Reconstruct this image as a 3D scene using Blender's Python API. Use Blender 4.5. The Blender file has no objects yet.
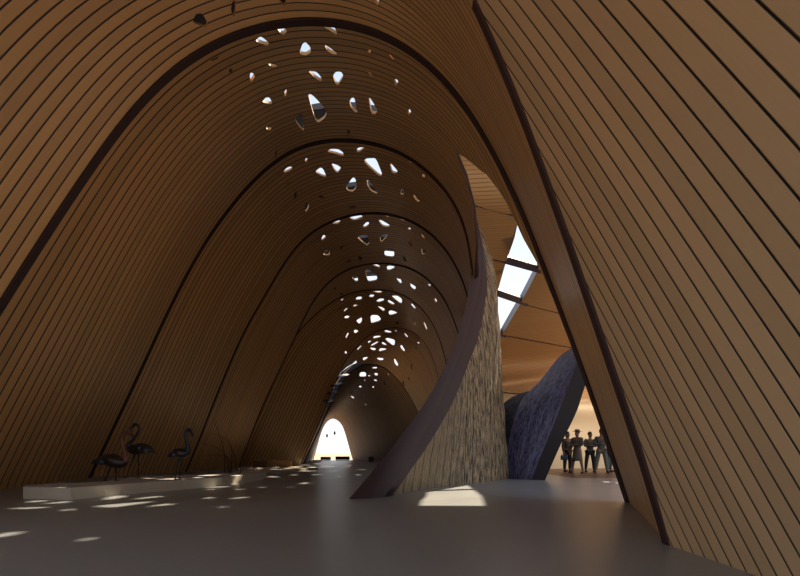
import bpy, math, random
from mathutils import Vector, Matrix, noise
from mathutils.geometry import delaunay_2d_cdt
random.seed(4)
scn = bpy.context.scene
COL = scn.collection
CAMH, FPX, HZ = .85, 520.0, 453.0
PI = math.pi

# ------------------------------------------------------------------ helpers
def W(px, py, Y):
    return Vector(((px-400)/FPX*Y, Y, CAMH+(HZ-py)/FPX*Y))
def F(px, py, z=0.0):
    Y = (CAMH-z)*FPX/(py-HZ)
    return Vector(((px-400)/FPX*Y, Y, z))
def proj(p):
    return (400+FPX*p[0]/p[1], HZ-FPX*(p[2]-CAMH)/p[1])
def lin(c):
    return tuple(((x/255/12.92) if x/255 <= .04045 else ((x/255+.055)/1.055)**2.4) for x in c)+(1,)
def smooth_curve(pts, n, closed=False):
    """resample a polyline (list of Vector) as Catmull-Rom with n points evenly by length"""
    m = len(pts)
    dense = []
    for i in range(m-1):
        p0 = pts[max(i-1, 0)]; p1 = pts[i]; p2 = pts[i+1]; p3 = pts[min(i+2, m-1)]
        d1 = max((p1-p0).length, 1e-6)**.5; d2 = max((p2-p1).length, 1e-6)**.5; d3 = max((p3-p2).length, 1e-6)**.5
        if i == 0: t1 = (p2-p1)
        else: t1 = ((p1-p0)/d1-(p2-p0)/(d1+d2)+(p2-p1)/d2)*d2
        if i == m-2: t2 = (p2-p1)
        else: t2 = ((p2-p1)/d2-(p3-p1)/(d2+d3)+(p3-p2)/d3)*d2
        for k in range(14):
            t = k/14
            dense.append(p1*(2*t**3-3*t*t+1)+t1*(t**3-2*t*t+t)+p2*(-2*t**3+3*t*t)+t2*(t**3-t*t))
    dense.append(pts[-1].copy())
    L = [0]
    for a, b in zip(dense, dense[1:]): L.append(L[-1]+(b-a).length)
    out = []; j = 0
    for k in range(n):
        s = L[-1]*k/(n-1)
        while j < len(L)-2 and L[j+1] < s: j += 1
        t = (s-L[j])/max(L[j+1]-L[j], 1e-9)
        out.append(dense[j].lerp(dense[j+1], min(max(t, 0), 1)))
    return out

def tag(o, label=None, cat=None, group=None, kind=None):
    if label: o['label'] = label
    if cat: o['category'] = cat
    if group: o['group'] = group
    if kind: o['kind'] = kind
    return o
def empty(name, loc, label, cat, group=None):
    o = bpy.data.objects.new(name, None); COL.objects.link(o)
    o.location = loc; o.empty_display_size = .2
    return tag(o, label, cat, group)
def mesh_obj(name, verts, faces, mats, parent=None, uvs=None, fm=None, smooth=True, flatset=None, world=True):
    """verts in world space; when parented the parent's location is subtracted"""
    off = Vector((0, 0, 0))
    if parent is not None and world:
        off = parent.location.copy()
        if parent.parent is not None: off += parent.parent.location
    me = bpy.data.meshes.new(name)
    me.from_pydata([tuple(Vector(v)-off) for v in verts], [], faces)
    if not isinstance(mats, (list, tuple)): mats = [mats]
    for m in mats: me.materials.append(m)
    if fm:
        for p, k in zip(me.polygons, fm): p.material_index = k
    if uvs:
        ul = me.uv_layers.new(name='UVMap')
        for li, l in enumerate(me.loops): ul.data[li].uv = uvs[l.vertex_index]
    me.polygons.foreach_set('use_smooth', [smooth and not (flatset and i in flatset) for i in range(len(me.polygons))])
    me.update()
    o = bpy.data.objects.new(name, me); COL.objects.link(o)
    if parent is not None: o.parent = parent
    return o

class MB:
    def __init__(s): s.v = []; s.f = []; s.m = []
    def add(s, vs, fs, m=0):
        b = len(s.v); s.v += [Vector(v) for v in vs]; s.f += [tuple(b+i for i in f) for f in fs]; s.m += [m]*len(fs)
    def build(s, name, mats, parent=None, smooth=True):
        return mesh_obj(name, s.v, s.f, mats, parent, fm=s.m, smooth=smooth)
def tube(mb, pts, rad, n=10, m=0, flat=None, cap=True, up=None):
    """continuous tube; rad number, list, or list of (side, vertical) radii"""
    pts = [Vector(p) for p in pts]; N = len(pts)
    if not isinstance(rad, (list, tuple)): rad = [rad]*N
    t0 = (pts[1]-pts[0]).normalized()
    ref = Vector(up) if up else (Vector((0, 0, 1)) if abs(t0.z) < .9 else Vector((1, 0, 0)))
    a = t0.cross(ref).normalized(); vs = []
    for i in range(N):
        t = (pts[min(i+1, N-1)]-pts[max(i-1, 0)]).normalized()
        a = (a-t*a.dot(t)).normalized(); b = t.cross(a).normalized()
        r = rad[i]; ra, rb = (r if isinstance(r, (tuple, list)) else (r, r))
        for k in range(n):
            th = 2*PI*k/n
            vs.append(pts[i]+a*math.cos(th)*ra+b*math.sin(th)*rb)
    fs = []
    for i in range(N-1):
        for k in range(n):
            fs.append((i*n+k, i*n+(k+1) % n, (i+1)*n+(k+1) % n, (i+1)*n+k))
    if cap:
        fs.append(tuple(range(n-1, -1, -1))); fs.append(tuple((N-1)*n+k for k in range(n)))
    mb.add(vs, fs, m)
def box(mb, c, s, rz=0, m=0, bev=0.0):
    cx, cy, cz = c; hx, hy, hz = s[0]/2, s[1]/2, s[2]/2
    if bev <= 0:
        vs = [(x, y, z) for x in (-hx, hx) for y in (-hy, hy) for z in (-hz, hz)]
        fs = [(0, 1, 3, 2), (4, 6, 7, 5), (0, 4, 5, 1), (2, 3, 7, 6), (0, 2, 6, 4), (1, 5, 7, 3)]
    else:
        ring = []
        b = bev
        for (x, y) in ((hx-b, -hy), (hx, -hy+b), (hx, hy-b), (hx-b, hy), (-hx+b, hy), (-hx, hy-b), (-hx, -hy+b), (-hx+b, -hy)): ring.append((x, y))
        vs = []
        for z, k in ((-hz, 0), (hz-b, 0), (hz, b)):
            for (x, y) in ring: vs.append((x-math.copysign(k, x), y-math.copysign(k, y), z))
        fs = [tuple(range(7, -1, -1)), tuple(range(16, 24))]
        for r in (0, 8):
            for k in range(8): fs.append((r+k, r+(k+1) % 8, r+8+(k+1) % 8, r+8+k))
    ca, sa = math.cos(rz), math.sin(rz)
    vs = [(cx+x*ca-y*sa, cy+x*sa+y*ca, cz+z) for x, y, z in vs]
    mb.add(vs, fs, m)
def prism_grid(name, G, off, mats, parent=None, uvs=None, edge_mat=1, back=None):
    """solid from a grid G[i][j] of points and its copy moved by off(i,j)"""
    ni, nj = len(G), len(G[0])
    vs = [p for row in G for p in row]+[G[i][j]+off(i, j) for i in range(ni) for j in range(nj)]
    n = ni*nj; fs = []; fm = []
    I = lambda i, j: i*nj+j
    for i in range(ni-1):
        for j in range(nj-1):
            q = (I(i, j), I(i+1, j), I(i+1, j+1), I(i, j+1))
            fs.append(q); fm.append(0)
            fs.append(tuple(n+k for k in reversed(q))); fm.append(0 if back is None else back)
    def side(a, b):
        fs.append((b, a, a+n, b+n)); fm.append(edge_mat)
    flat = set()
    k0 = len(fs)
    for i in range(ni-1): side(I(i, 0), I(i+1, 0)); side(I(i+1, nj-1), I(i, nj-1))
    for j in range(nj-1): side(I(0, j+1), I(0, j)); side(I(ni-1, j), I(ni-1, j+1))
    flat = set(range(k0, len(fs)))
    uv = None
    if uvs: uv = [uvs(i, j) for i in range(ni) for j in range(nj)]*2
    o = mesh_obj(name, vs, fs, mats, parent, uvs=uv, fm=fm, flatset=flat)
    sharp_by_flat(o)
    return o
def sharp_by_flat(o):
    me = o.data
    from collections import defaultdict
    d = defaultdict(list)
    for p in me.polygons:
        for k in p.edge_keys: d[k].append(p.use_smooth)
    for e in me.edges:
        l = d[tuple(sorted(e.vertices))]
        if len(set(l)) > 1: e.use_edge_sharp = True
    for p in me.polygons: p.use_smooth = True

# ------------------------------------------------------------------ materials
def newmat(name):
    m = bpy.data.materials.new(name); m.use_nodes = True
    nt = m.node_tree; b = nt.nodes['Principled BSDF']
    return m, nt, b
def nd(nt, t, **k):
    n = nt.nodes.new(t)
    for a, v in k.items(): setattr(n, a, v)
    return n
def mth(nt, op, a, b=None, clamp=False):
    n = nd(nt, 'ShaderNodeMath', operation=op, use_clamp=clamp)
    for i, x in enumerate((a, b)):
        if x is None: continue
        if isinstance(x, (int, float)): n.inputs[i].default_value = x
        else: nt.links.new(x, n.inputs[i])
    return n.outputs[0]
def mixc(nt, f, a, b, mode='MIX'):
    n = nd(nt, 'ShaderNodeMix', data_type='RGBA', blend_type=mode)
    for s, x in ((n.inputs[0], f), (n.inputs[6], a), (n.inputs[7], b)):
        if isinstance(x, (int, float)): s.default_value = x
        elif isinstance(x, tuple): s.default_value = x
        else: nt.links.new(x, s)
    return n.outputs[2]
def simple(name, rgb, rough=.6, noise_amt=.12, scale=6, metal=0, bump=0, stretch=None, coord='Object'):
    m, nt, b = newmat(name)
    tc = nd(nt, 'ShaderNodeTexCoord'); src = tc.outputs[coord]
    if stretch:
        mp = nd(nt, 'ShaderNodeMapping'); mp.inputs['Scale'].default_value = stretch
        nt.links.new(src, mp.inputs[0]); src = mp.outputs[0]
    n = nd(nt, 'ShaderNodeTexNoise'); n.inputs['Scale'].default_value = scale; n.inputs['Detail'].default_value = 5
    nt.links.new(src, n.inputs['Vector'])
    c = lin(rgb); dk = tuple(x*(1-noise_amt*2) for x in c[:3])+(1,); lt = tuple(min(1, x*(1+noise_amt*1.5)) for x in c[:3])+(1,)
    nt.links.new(mixc(nt, n.outputs[0], dk, lt), b.inputs['Base Color'])
    b.inputs['Roughness'].default_value = rough; b.inputs['Metallic'].default_value = metal
    if bump:
        bp = nd(nt, 'ShaderNodeBump'); bp.inputs['Strength'].default_value = bump; bp.inputs['Distance'].default_value = .02
        nt.links.new(n.outputs[0], bp.inputs['Height']); nt.links.new(bp.outputs[0], b.inputs['Normal'])
    return m
def plank_mat(name, rgb, gap=.10, rough=.5, var=.16, gapcol=(22, 14, 9), grain=1.0):
    """u = plank number, v = metres along the plank"""
    m, nt, b = newmat(name)
    uv = nd(nt, 'ShaderNodeUVMap', uv_map='UVMap')
    sp = nd(nt, 'ShaderNodeSeparateXYZ'); nt.links.new(uv.outputs[0], sp.inputs[0])
    fr = mth(nt, 'FRACT', sp.outputs[0]); fl = mth(nt, 'FLOOR', sp.outputs[0])
    wn = nd(nt, 'ShaderNodeTexWhiteNoise', noise_dimensions='1D'); nt.links.new(fl, wn.inputs['W'])
    mp = nd(nt, 'ShaderNodeCombineXYZ')
    nt.links.new(mth(nt, 'MULTIPLY', sp.outputs[0], 5.0*grain), mp.inputs[0])
    nt.links.new(mth(nt, 'MULTIPLY', sp.outputs[1], .7), mp.inputs[1])
    nt.links.new(mth(nt, 'MULTIPLY', fl, 3.7), mp.inputs[2])
    n = nd(nt, 'ShaderNodeTexNoise'); n.inputs['Scale'].default_value = 1.5; n.inputs['Detail'].default_value = 6
    nt.links.new(mp.outputs[0], n.inputs['Vector'])
    c = lin(rgb)
    dk = tuple(x*(1-var*1.6) for x in c[:3])+(1,); lt = tuple(x*(1+var) for x in c[:3])+(1,)
    f = mth(nt, 'ADD', mth(nt, 'MULTIPLY', wn.outputs[0], .55), mth(nt, 'MULTIPLY', n.outputs[0], .45))
    col = mixc(nt, f, dk, lt)
    d = mth(nt, 'ABSOLUTE', mth(nt, 'SUBTRACT', fr, .5))      # .5 at the joint
    g = nd(nt, 'ShaderNodeMapRange'); g.inputs[1].default_value = .5-gap/2-.02; g.inputs[2].default_value = .5-gap/2+.02
    nt.links.new(d, g.inputs[0])
    nt.links.new(mixc(nt, g.outputs[0], col, lin(gapcol)), b.inputs['Base Color'])
    bp = nd(nt, 'ShaderNodeBump'); bp.inputs['Strength'].default_value = .6; bp.inputs['Distance'].default_value = .02; bp.invert = True
    nt.links.new(g.outputs[0], bp.inputs['Height']); nt.links.new(bp.outputs[0], b.inputs['Normal'])
    b.inputs['Roughness'].default_value = rough
    return m
WOOD = (214, 168, 112)
m_wood = plank_mat('vault_boards', WOOD, gap=.14, rough=.42, gapcol=(34, 21, 13))
m_woodfine = plank_mat('vault_boards_fine', WOOD, gap=.17, rough=.45, var=.12, gapcol=(44, 28, 17))
m_wall = plank_mat('wall_boards', (206, 174, 134), gap=.105, rough=.5, var=.11, gapcol=(14, 9, 6), grain=2.5)
m_hall = plank_mat('hall_boards', (194, 150, 98), gap=.10, rough=.5, var=.06, gapcol=(110, 72, 38))
m_back = simple('pale_back_wall', (216, 190, 150), .6, .05, 2)
m_cut = simple('cut_timber_edge', (196, 150, 98), .6, .08, 3)
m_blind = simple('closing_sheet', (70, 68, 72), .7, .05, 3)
m_trim = simple('dark_rib_timber', (58, 35, 33), .75, .1, 5)
m_reveal = simple('skylight_reveal', (168, 172, 182), .5, .04, 3)
m_mull = simple('dark_mullion', (52, 46, 58), .5, .05, 3)

# ------------------------------------------------------------------ ribs of the vault
def rib(L, R, z0=True):
    """L: left foot -> apex, R: apex -> right foot as (px,py,Y); returns 129 evenly spread points with the apex in the middle"""
    def conv(p): return W(*p)
    l = smooth_curve([conv(p) for p in L+[R[1]]], 400) if False else smooth_curve([conv(p) for p in L], 65)
    r = smooth_curve([conv(p) for p in R], 65)
    pts = l+r[1:]
    if z0: pts[0].z = 0; pts[-1].z = 0
    # soften the join at the apex
    for _ in range(6):
        for i in range(58, 71): pts[i] = (pts[i-1]+pts[i]*2+pts[i+1])/4
    for _ in range(25):
        pts = [pts[0]]+[(pts[i-1]+pts[i]*2+pts[i+1])/4 for i in range(1, len(pts)-1)]+[pts[-1]]
    return pts
def yl(pts, y0, y1, pw=1.0):
    """give a list of (px,py) depths running from y0 to y1"""
    n = len(pts)-1
    return [(p[0], p[1], y0+(y1-y0)*(i/n)**pw) for i, p in enumerate(pts)]
R1 = rib(yl([(-122, 508), (-62, 401), (0, 300), (26, 259), (51, 220), (77, 181), (104, 142), (130, 107), (156, 79), (181, 57.5), (208, 40), (243, 26), (275, 16), (313, 13)], 8.04, 8.5),
         yl([(313, 13), (348, 17), (386, 29), (410, 43), (438, 66), (456, 86), (477, 117), (488, 137), (505, 169), (522, 204), (545, 264), (575, 342), (600, 412), (630, 503)], 8.5, 8.84))
R2 = rib(yl([(88, 478), (112, 428), (135, 380), (173, 298), (205, 239), (222, 215), (250, 180), (270, 162), (288, 147), (311, 139), (332, 136), (350, 136)], 17.7, 14, .8),
         yl([(350, 136), (364, 138), (378, 141), (396, 147), (411, 155), (426, 166), (439, 179), (452, 194), (464, 216), (471, 248), (475, 290), (482, 345), (492, 410), (505, 486)], 14, 13.4))
R3 = rib(yl([(185, 472), (200, 436), (216, 395), (237, 345), (247, 324), (265, 294), (282, 264), (299, 240), (311, 229), (334, 218), (350, 212), (369, 210)], 23.2, 19, .8),
         yl([(369, 210), (387, 211), (398, 213), (409, 218), (420, 223), (431, 231), (442, 242), (452, 255), (462, 275), (470, 300), (478, 345), (487, 405), (497, 477.8)], 19, 17.8))
R4 = rib(yl([(238, 468), (247, 444), (262, 406), (275, 378), (298, 330), (310, 304), (320, 289), (330, 279), (340, 271), (353, 265), (375, 261)], 29.5, 25, .8),
         yl([(375, 261), (392, 262), (404, 264), (414, 268), (423, 273), (433, 282), (444, 296), (452, 312), (460, 337), (468, 372), (475, 420), (482, 471.5)], 25, 23.9))
R5 = rib(yl([(226, 466.4), (238, 444), (256, 407), (268, 380), (282, 354), (298, 331), (317, 312), (331, 301), (345, 293), (363, 289), (384, 288)], 33, 31, .8),
         yl([(384, 288), (394, 289), (403, 293), (414, 300), (422, 307), (429, 316), (435, 326), (441, 341), (446, 360), (452, 390), (457, 425), (461, 467.3)], 31, 30.9))
R6 = rib(yl([(300, 465), (312, 439), (326, 405), (339, 372), (346, 358), (354, 348), (368, 335), (378, 329), (392, 326)], 36.8, 37),
         yl([(392, 326), (404, 327), (414, 331), (422, 338), (428, 347), (433, 358), (438, 374), (442, 395), (447, 425), (452, 465)], 37, 36.8))
R7 = rib(yl([(303, 463.5), (313, 441), (322, 422), (335, 393), (346, 375.5), (358, 365), (374, 362.5)], 42.1, 44),
         yl([(374, 363), (384, 366), (391, 372), (403, 385), (411, 398), (421, 417), (430, 440), (438, 463.5)], 44, 42.1))
R8 = rib(yl([(313, 460), (317, 446), (321, 432), (326, 422), (333, 417)], 63, 63),
         yl([(333, 417), (341, 423), (345, 432), (349, 446), (353, 460)], 63, 63))
def rib0():
    a = [(-8.1, 4.2, 0), (-7.05, 4.3, 3.0), (-5.8, 4.7, 5.3), (-4.7, 5.1, 6.9), (-3.4, 5.6, 7.95), (-1.7, 6.1, 8.5)]
    b = [(-1.7, 6.1, 8.5), (-.6, 6.35, 8.25), (.25, 6.4, 7.4)]
    l = smooth_curve([Vector(p) for p in a], 65)
    r = smooth_curve([Vector(p) for p in b]+[on_wall(p) for p in EDGE_A], 65)
    r[-1].z = 0
    pts = l+r[1:]
    for _ in range(60):
        pts = [pts[0]]+[(pts[i-1]+pts[i]*2+pts[i+1])/4 for i in range(1, len(pts)-1)]+[pts[-1]]
    for _ in range(6):
        for i in range(58, 71): pts[i] = (pts[i-1]+pts[i]*2+pts[i+1])/4
    return pts
def wall_x(z):   # z measured from eye level
    return 2.261-.254*z-.005*z*z-.001*z**3
def on_wall(px):
    p = (px[0]-400)/FPX; q = (HZ-px[1])/FPX
    Y = 4.
    for _ in range(40):
        Y = wall_x(q*Y)/p if p > .3 else Y-(p*Y-wall_x(q*Y))/(p+.254*q+.01*q*q*Y)
    return Vector((p*Y, Y, CAMH+q*Y))
EDGE_A = [(475, 0), (497.5, 50), (519, 96), (533, 141), (551, 187), (567.5, 231.5), (586, 288), (596, 315.5), (609, 353), (622, 393), (635, 430), (653, 482), (670, 549)]
R0 = rib0()
BAND = {1: .27, 2: .26, 3: .22, 4: .2, 5: .18, 6: .16, 7: .45, 8: .25}
def inner(R, d):
    """the rib moved towards the inside of the vault"""
    out = []
    n = len(R)
    for i in range(n):
        t = (R[min(i+1, n-1)]-R[max(i-1, 0)]).normalized()
        nrm = t.cross(Vector((0, 1, 0))).normalized()   # at left foot (t up) -> +x
        p = R[i]+nrm*d*(1-.62*min(1, max(0, (i/(n-1)-.3)/.3)))
        out.append(p)
    for k in (0, -1):
        out[k].z = 0
    return out

def trim_obj(name, R, d, depth=.14, dirn=1, stop=None, var=None):
    I_ = inner(R, d) if not var else [a+(b-a)*var(i/128) for i, (a, b) in enumerate(zip(R, inner(R, d)))]; vs = []; fs = []
    if stop: R = R[:stop]; I_ = I_[:stop]
    n = len(R)
    for i in range(n):
        a, b = R[i], I_[i]
        o2 = Vector((0, depth*dirn, 0)); out_ = (a-b).normalized()*.03
        vs += [a+out_, b, b+o2, a+out_+o2]
    for i in range(n-1):
        for k in range(4): fs.append((4*i+k, 4*i+(k+1) % 4, 4*i+4+(k+1) % 4, 4*i+4+k))
    fs += [(3, 2, 1, 0), tuple(4*(n-1)+k for k in range(4))]
    o = mesh_obj(name, vs, fs, m_trim, smooth=False)
    return tag(o, kind='structure')

# ------------------------------------------------------------------ shells with openings
def inpoly(x, y, P):
    c = False; n = len(P); j = n-1
    for i in range(n):
        xi, yi = P[i]; xj, yj = P[j]
        if (yi > y) != (yj > y) and x < (xj-xi)*(y-yi)/(yj-yi)+xi: c = not c
        j = i
    return c
def near_poly(x, y, P):
    for (x0, y0), (x1, y1) in zip(P, P[1:]+P[:1]):
        dx, dy = x1-x0, y1-y0; L = dx*dx+dy*dy or 1e-9
        t = max(0, min(1, ((x-x0)*dx+(y-y0)*dy)/L))
        if (x0+dx*t-x)**2+(y0+dy*t-y)**2 < 1e-4: return True
    return False
def round_poly(P, it=2, grow=1.0):
    c = (sum(p[0] for p in P)/len(P), sum(p[1] for p in P)/len(P))
    P = [(c[0]+(p[0]-c[0])*grow, c[1]+(p[1]-c[1])*grow) for p in P]
    for _ in range(it):
        Q = []
        for i in range(len(P)):
            a = P[i]; b = P[(i+1) % len(P)]
            Q += [(a[0]*.82+b[0]*.18, a[1]*.82+b[1]*.18), (a[0]*.18+b[0]*.82, a[1]*.18+b[1]*.82)]
        P = Q
    return P
def shell(name, A, B, nplank, mat, through=(), blind=(), cuts=(), thick=.06, nv=10, ustep=1, kind='structure', outward=1, rnd=2, side=None, umin=0., umax=1., planklen=None):
    """ruled shell between the curves A and B (129 points); openings are given as outlines seen from
    the visitor's eye point and traced onto the shell surface, then cut through its full thickness."""
    n = len(A)
    def S(u, v):
        x = u*(n-1); i = min(max(int(x), 0), n-2); t = x-i
        a = A[i].lerp(A[i+1], t); b = B[i].lerp(B[i+1], t)
        return a.lerp(b, v)
    nvd = 24
    table = [(proj(S(i/256, j/nvd)), i/256, j/nvd) for i in range(257) for j in range(nvd+1) if S(i/256, j/nvd).y > .5]
    def invert(px, py):
        best = min(table, key=lambda t: (t[0][0]-px)**2+(t[0][1]-py)**2)
        u, v = best[1], best[2]
        for _ in range(8):
            e = 1e-3
            p = proj(S(u, v)); pu = proj(S(u+e if u < .99 else u-e, v)); pv = proj(S(u, v+e))
            su = 1 if u < .99 else -1
            a, b_, c, d = (pu[0]-p[0])/e*su, (pv[0]-p[0])/e, (pu[1]-p[1])/e*su, (pv[1]-p[1])/e
            det = a*d-b_*c
            if abs(det) < 1e-6: break
            rx, ry = px-p[0], py-p[1]
            du, dv = (rx*d-b_*ry)/det, (a*ry-c*rx)/det
            u += max(-.05, min(.05, du)); v += max(-.3, min(.3, dv))
        if abs(u-best[1]) > .08 or abs(v-best[2]) > .5: u, v = best[1], best[2]
        return u, v
    LU, LV = sum((A[i+1]-A[i]).length for i in range(n-1)), max((A[n//2]-B[n//2]).length, 1.)
    def dom(poly, it, grow=1.):
        return [(u*LU, v*LV) for u, v in (invert(*p) for p in round_poly(poly, it, grow))]
    TH = [dom(p, rnd) for p in through]; BL = [dom(p, rnd) for p in blind]; CU = [dom(p, 0) for p in cuts]
    verts = []; edges = []
    us = list(range(0, n, ustep))
    gi = {}
    for a, i in enumerate(us):
        for j in range(nv+1):
            gi[(a, j)] = len(verts); verts.append(Vector((i/(n-1)*LU, j/nv*LV)))
    na = len(us)
    for a in range(na-1): edges += [(gi[(a, 0)], gi[(a+1, 0)]), (gi[(a, nv)], gi[(a+1, nv)])]
    for j in range(nv): edges += [(gi[(0, j)], gi[(0, j+1)]), (gi[(na-1, j)], gi[(na-1, j+1)])]
    for P in TH+BL+CU:
        b = len(verts); k = len(P)
        verts += [Vector(p) for p in P]; edges += [(b+i, b+(i+1) % k) for i in range(k)]
    ov, oe, of = delaunay_2d_cdt(verts, edges, [], 0, 1e-5)[:3]
    boxes = [(min(p[0] for p in P), max(p[0] for p in P), min(p[1] for p in P), max(p[1] for p in P), P, k) for k, L in ((0, TH+CU), (1, BL)) for P in L]
    inner_f = []; outer_f = []
    cutset = [P for P in CU]
    for f in of:
        cx = sum(ov[i][0] for i in f)/3; cy = sum(ov[i][1] for i in f)/3
        if not (-1e-6 <= cx <= LU+1e-6 and -1e-6 <= cy <= LV+1e-6): continue
        if not (umin <= cx/LU <= umax): continue
        k = None
        for x0, x1, y0, y1, P, kk in boxes:
            if x0 <= cx <= x1 and y0 <= cy <= y1 and inpoly(cx, cy, P):
                k = kk if k != 0 else 0
                if kk == 0: k = 0
        if k is None: inner_f.append(tuple(f))
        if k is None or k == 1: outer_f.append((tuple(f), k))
    def nrm(u, v):
        e = 2e-3
        u1, u0 = min(u+e, 1), max(u-e, 0); v1, v0 = min(v+e, 1), max(v-e, 0)
        return ((S(u1, v)-S(u0, v)).cross(S(u, v1)-S(u, v0))).normalized()*outward
    pin = []; pout = []; uv = []
    for p in ov:
        u, v = min(max(p[0]/LU, 0), 1), min(max(p[1]/LV, 0), 1)
        s = S(u, v); nn = nrm(u, v)
        pin.append(s); q = s+nn*thick
        if s.z < .01: q.z = 0
        pout.append(q); uv.append((v*nplank, u*LU))
    N = len(ov)
    vs = pin+pout; uvs = uv+uv
    fs = []; fm = []; flat = set()
    from collections import Counter
    cnt = {}
    for f in inner_f:
        fs.append(f if outward < 0 else f[::-1]); fm.append(0)
        for a, b in zip(f, f[1:]+f[:1]): cnt[(a, b)] = 1
    for f, k in outer_f:
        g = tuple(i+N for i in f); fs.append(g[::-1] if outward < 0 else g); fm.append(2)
    for (a, b) in list(cnt):
        if (b, a) not in cnt:
            flat.add(len(fs)); fs.append((a, b, b+N, a+N))
            mx, my = (ov[a][0]+ov[b][0])/2, (ov[a][1]+ov[b][1])/2
            fm.append(3 if any(near_poly(mx, my, P) for P in CU) else 1)
    used = sorted({i for f in fs for i in f}); rm = {o_: k for k, o_ in enumerate(used)}
    o = mesh_obj(name, [vs[i] for i in used], [tuple(rm[i] for i in f) for f in fs], [mat, m_cut, m_blind, side or m_trim], uvs=[uvs[i] for i in used], fm=fm, flatset=flat)
    sharp_by_flat(o)
    if kind: tag(o, kind=kind)
    o['__S'] = 0; del o['__S']
    return o, S, invert

def Z(ox, oy, s, polys):
    return [[(ox+x/s, oy+y/s) for x, y in P] for P in polys]
A_ = lambda *p: Z(180, 0, 5.714, p)
B_ = lambda *p: Z(300, 0, 5.714, p)
C_ = lambda *p: Z(240, 90, 8, p)
D_ = lambda *p: Z(330, 60, 7.2, p)
E_ = lambda *p: Z(270, 130, 7.2, p)
F_ = lambda *p: Z(350, 130, 7.2, p)
G_ = lambda *p: Z(300, 200, 9, p)
H_ = lambda *p: Z(370, 200, 9, p)
I_ = lambda *p: Z(310, 250, 10.29, p)
J_ = lambda *p: Z(370, 250, 10.29, p)
K_ = lambda *p: Z(320, 300, 10.29, p)
L_ = lambda *p: Z(375, 300, 10.29, p)
M_ = lambda *p: Z(350, 350, 8, p)
bl0 = A_([(70, 125), (90, 80), (122, 75), (145, 105), (160, 135), (155, 160), (110, 145)], [(290, 50), (300, 8), (318, 0), (318, 60), (310, 95), (300, 90)], [(560, -8), (605, -5), (605, 30), (590, 32)])
th0 = B_([(425, -20), (450, -15), (448, 25), (438, 30)])
th1 = A_([(540, 140), (600, 165), (613, 180), (590, 200), (575, 192)], [(428, 235), (460, 205), (510, 245), (500, 262)], [(685, 295), (700, 250), (718, 240), (745, 270), (748, 300), (720, 318), (690, 312)],
         [(503, 366), (525, 364), (560, 376), (530, 386)], [(400, 418), (415, 415), (430, 437), (408, 470), (400, 460)], [(598, 520), (612, 505), (608, 550), (594, 550)]) \
    + B_([(45, 405), (95, 410), (120, 440), (125, 468), (85, 445)], [(92, 115), (178, 115), (215, 195), (205, 198), (100, 130)], [(285, 130), (305, 140), (343, 180), (310, 180), (290, 150)],
         [(140, 258), (155, 262), (222, 312), (185, 310), (155, 290)], [(385, 300), (395, 280), (406, 290), (404, 303)], [(505, 308), (520, 315), (543, 345), (525, 335)],
         [(190, 430), (205, 410), (235, 410), (250, 435), (215, 495), (195, 460)], [(388, 410), (400, 415), (416, 440), (405, 435)], [(535, 455), (550, 450), (565, 470), (545, 493)]) \
    + C_([(180, 92), (205, 60), (235, 60), (255, 95), (258, 118), (190, 100)], [(545, 35), (575, 35), (680, 145), (692, 185), (680, 225), (625, 265), (600, 235), (560, 100)],
         [(440, 220), (470, 195), (495, 190), (510, 260), (515, 330), (495, 320), (450, 260)], [(207, 290), (255, 300), (240, 325), (215, 320)]) \
    + D_([(140, 300), (155, 272), (175, 272), (190, 340), (200, 380), (180, 375), (150, 345)], [(278, 270), (290, 275), (342, 360), (330, 390), (295, 385)], [(555, 385), (572, 348), (585, 375), (570, 398)])
bl1 = A_([(175, 345), (200, 328), (225, 322), (215, 335), (180, 350)], [(275, 405), (295, 385), (300, 405), (290, 420)]) + C_([(285, 480), (305, 470), (295, 545), (280, 540)]) + D_([(122, 500), (135, 500), (160, 545), (125, 545)])
th2 = E_([(408, 155), (435, 137), (490, 137), (525, 160), (535, 190), (470, 170)], [(625, 135), (645, 125), (685, 125), (640, 160), (628, 158)], [(323, 300), (365, 268), (385, 285), (408, 340), (370, 330)],
         [(440, 238), (490, 255), (515, 275), (485, 315), (460, 280)], [(95, 300), (125, 268), (162, 262), (155, 285), (105, 308)], [(250, 220), (262, 200), (272, 210), (262, 232)],
         [(548, 410), (595, 340), (615, 350), (625, 410), (600, 445), (560, 440)], [(250, 550), (262, 520), (280, 535), (278, 560), (262, 590), (250, 580)]) \
    + F_([(100, 225), (115, 205), (180, 202), (195, 225), (235, 325), (215, 335), (130, 260)], [(285, 240), (300, 245), (347, 300), (330, 315), (300, 305)], [(120, 360), (135, 365), (200, 450), (190, 460), (150, 440), (125, 400)],
         [(362, 460), (372, 425), (385, 430), (388, 460), (372, 470)], [(455, 465), (475, 470), (505, 510), (490, 520), (462, 490)], [(415, 208), (445, 225), (440, 238)], [(515, 320), (535, 320), (540, 345), (525, 340)])
bl2 = E_([(110, 385), (150, 370), (155, 382), (120, 395)], [(170, 490), (180, 445), (200, 440), (190, 490), (180, 508)], [(345, 475), (365, 470), (405, 490), (390, 500), (355, 495)], [(560, 550), (615, 548), (625, 558), (590, 570)]) \
    + G_([(435, 60), (500, 65), (515, 75), (470, 85), (440, 80)])
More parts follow.
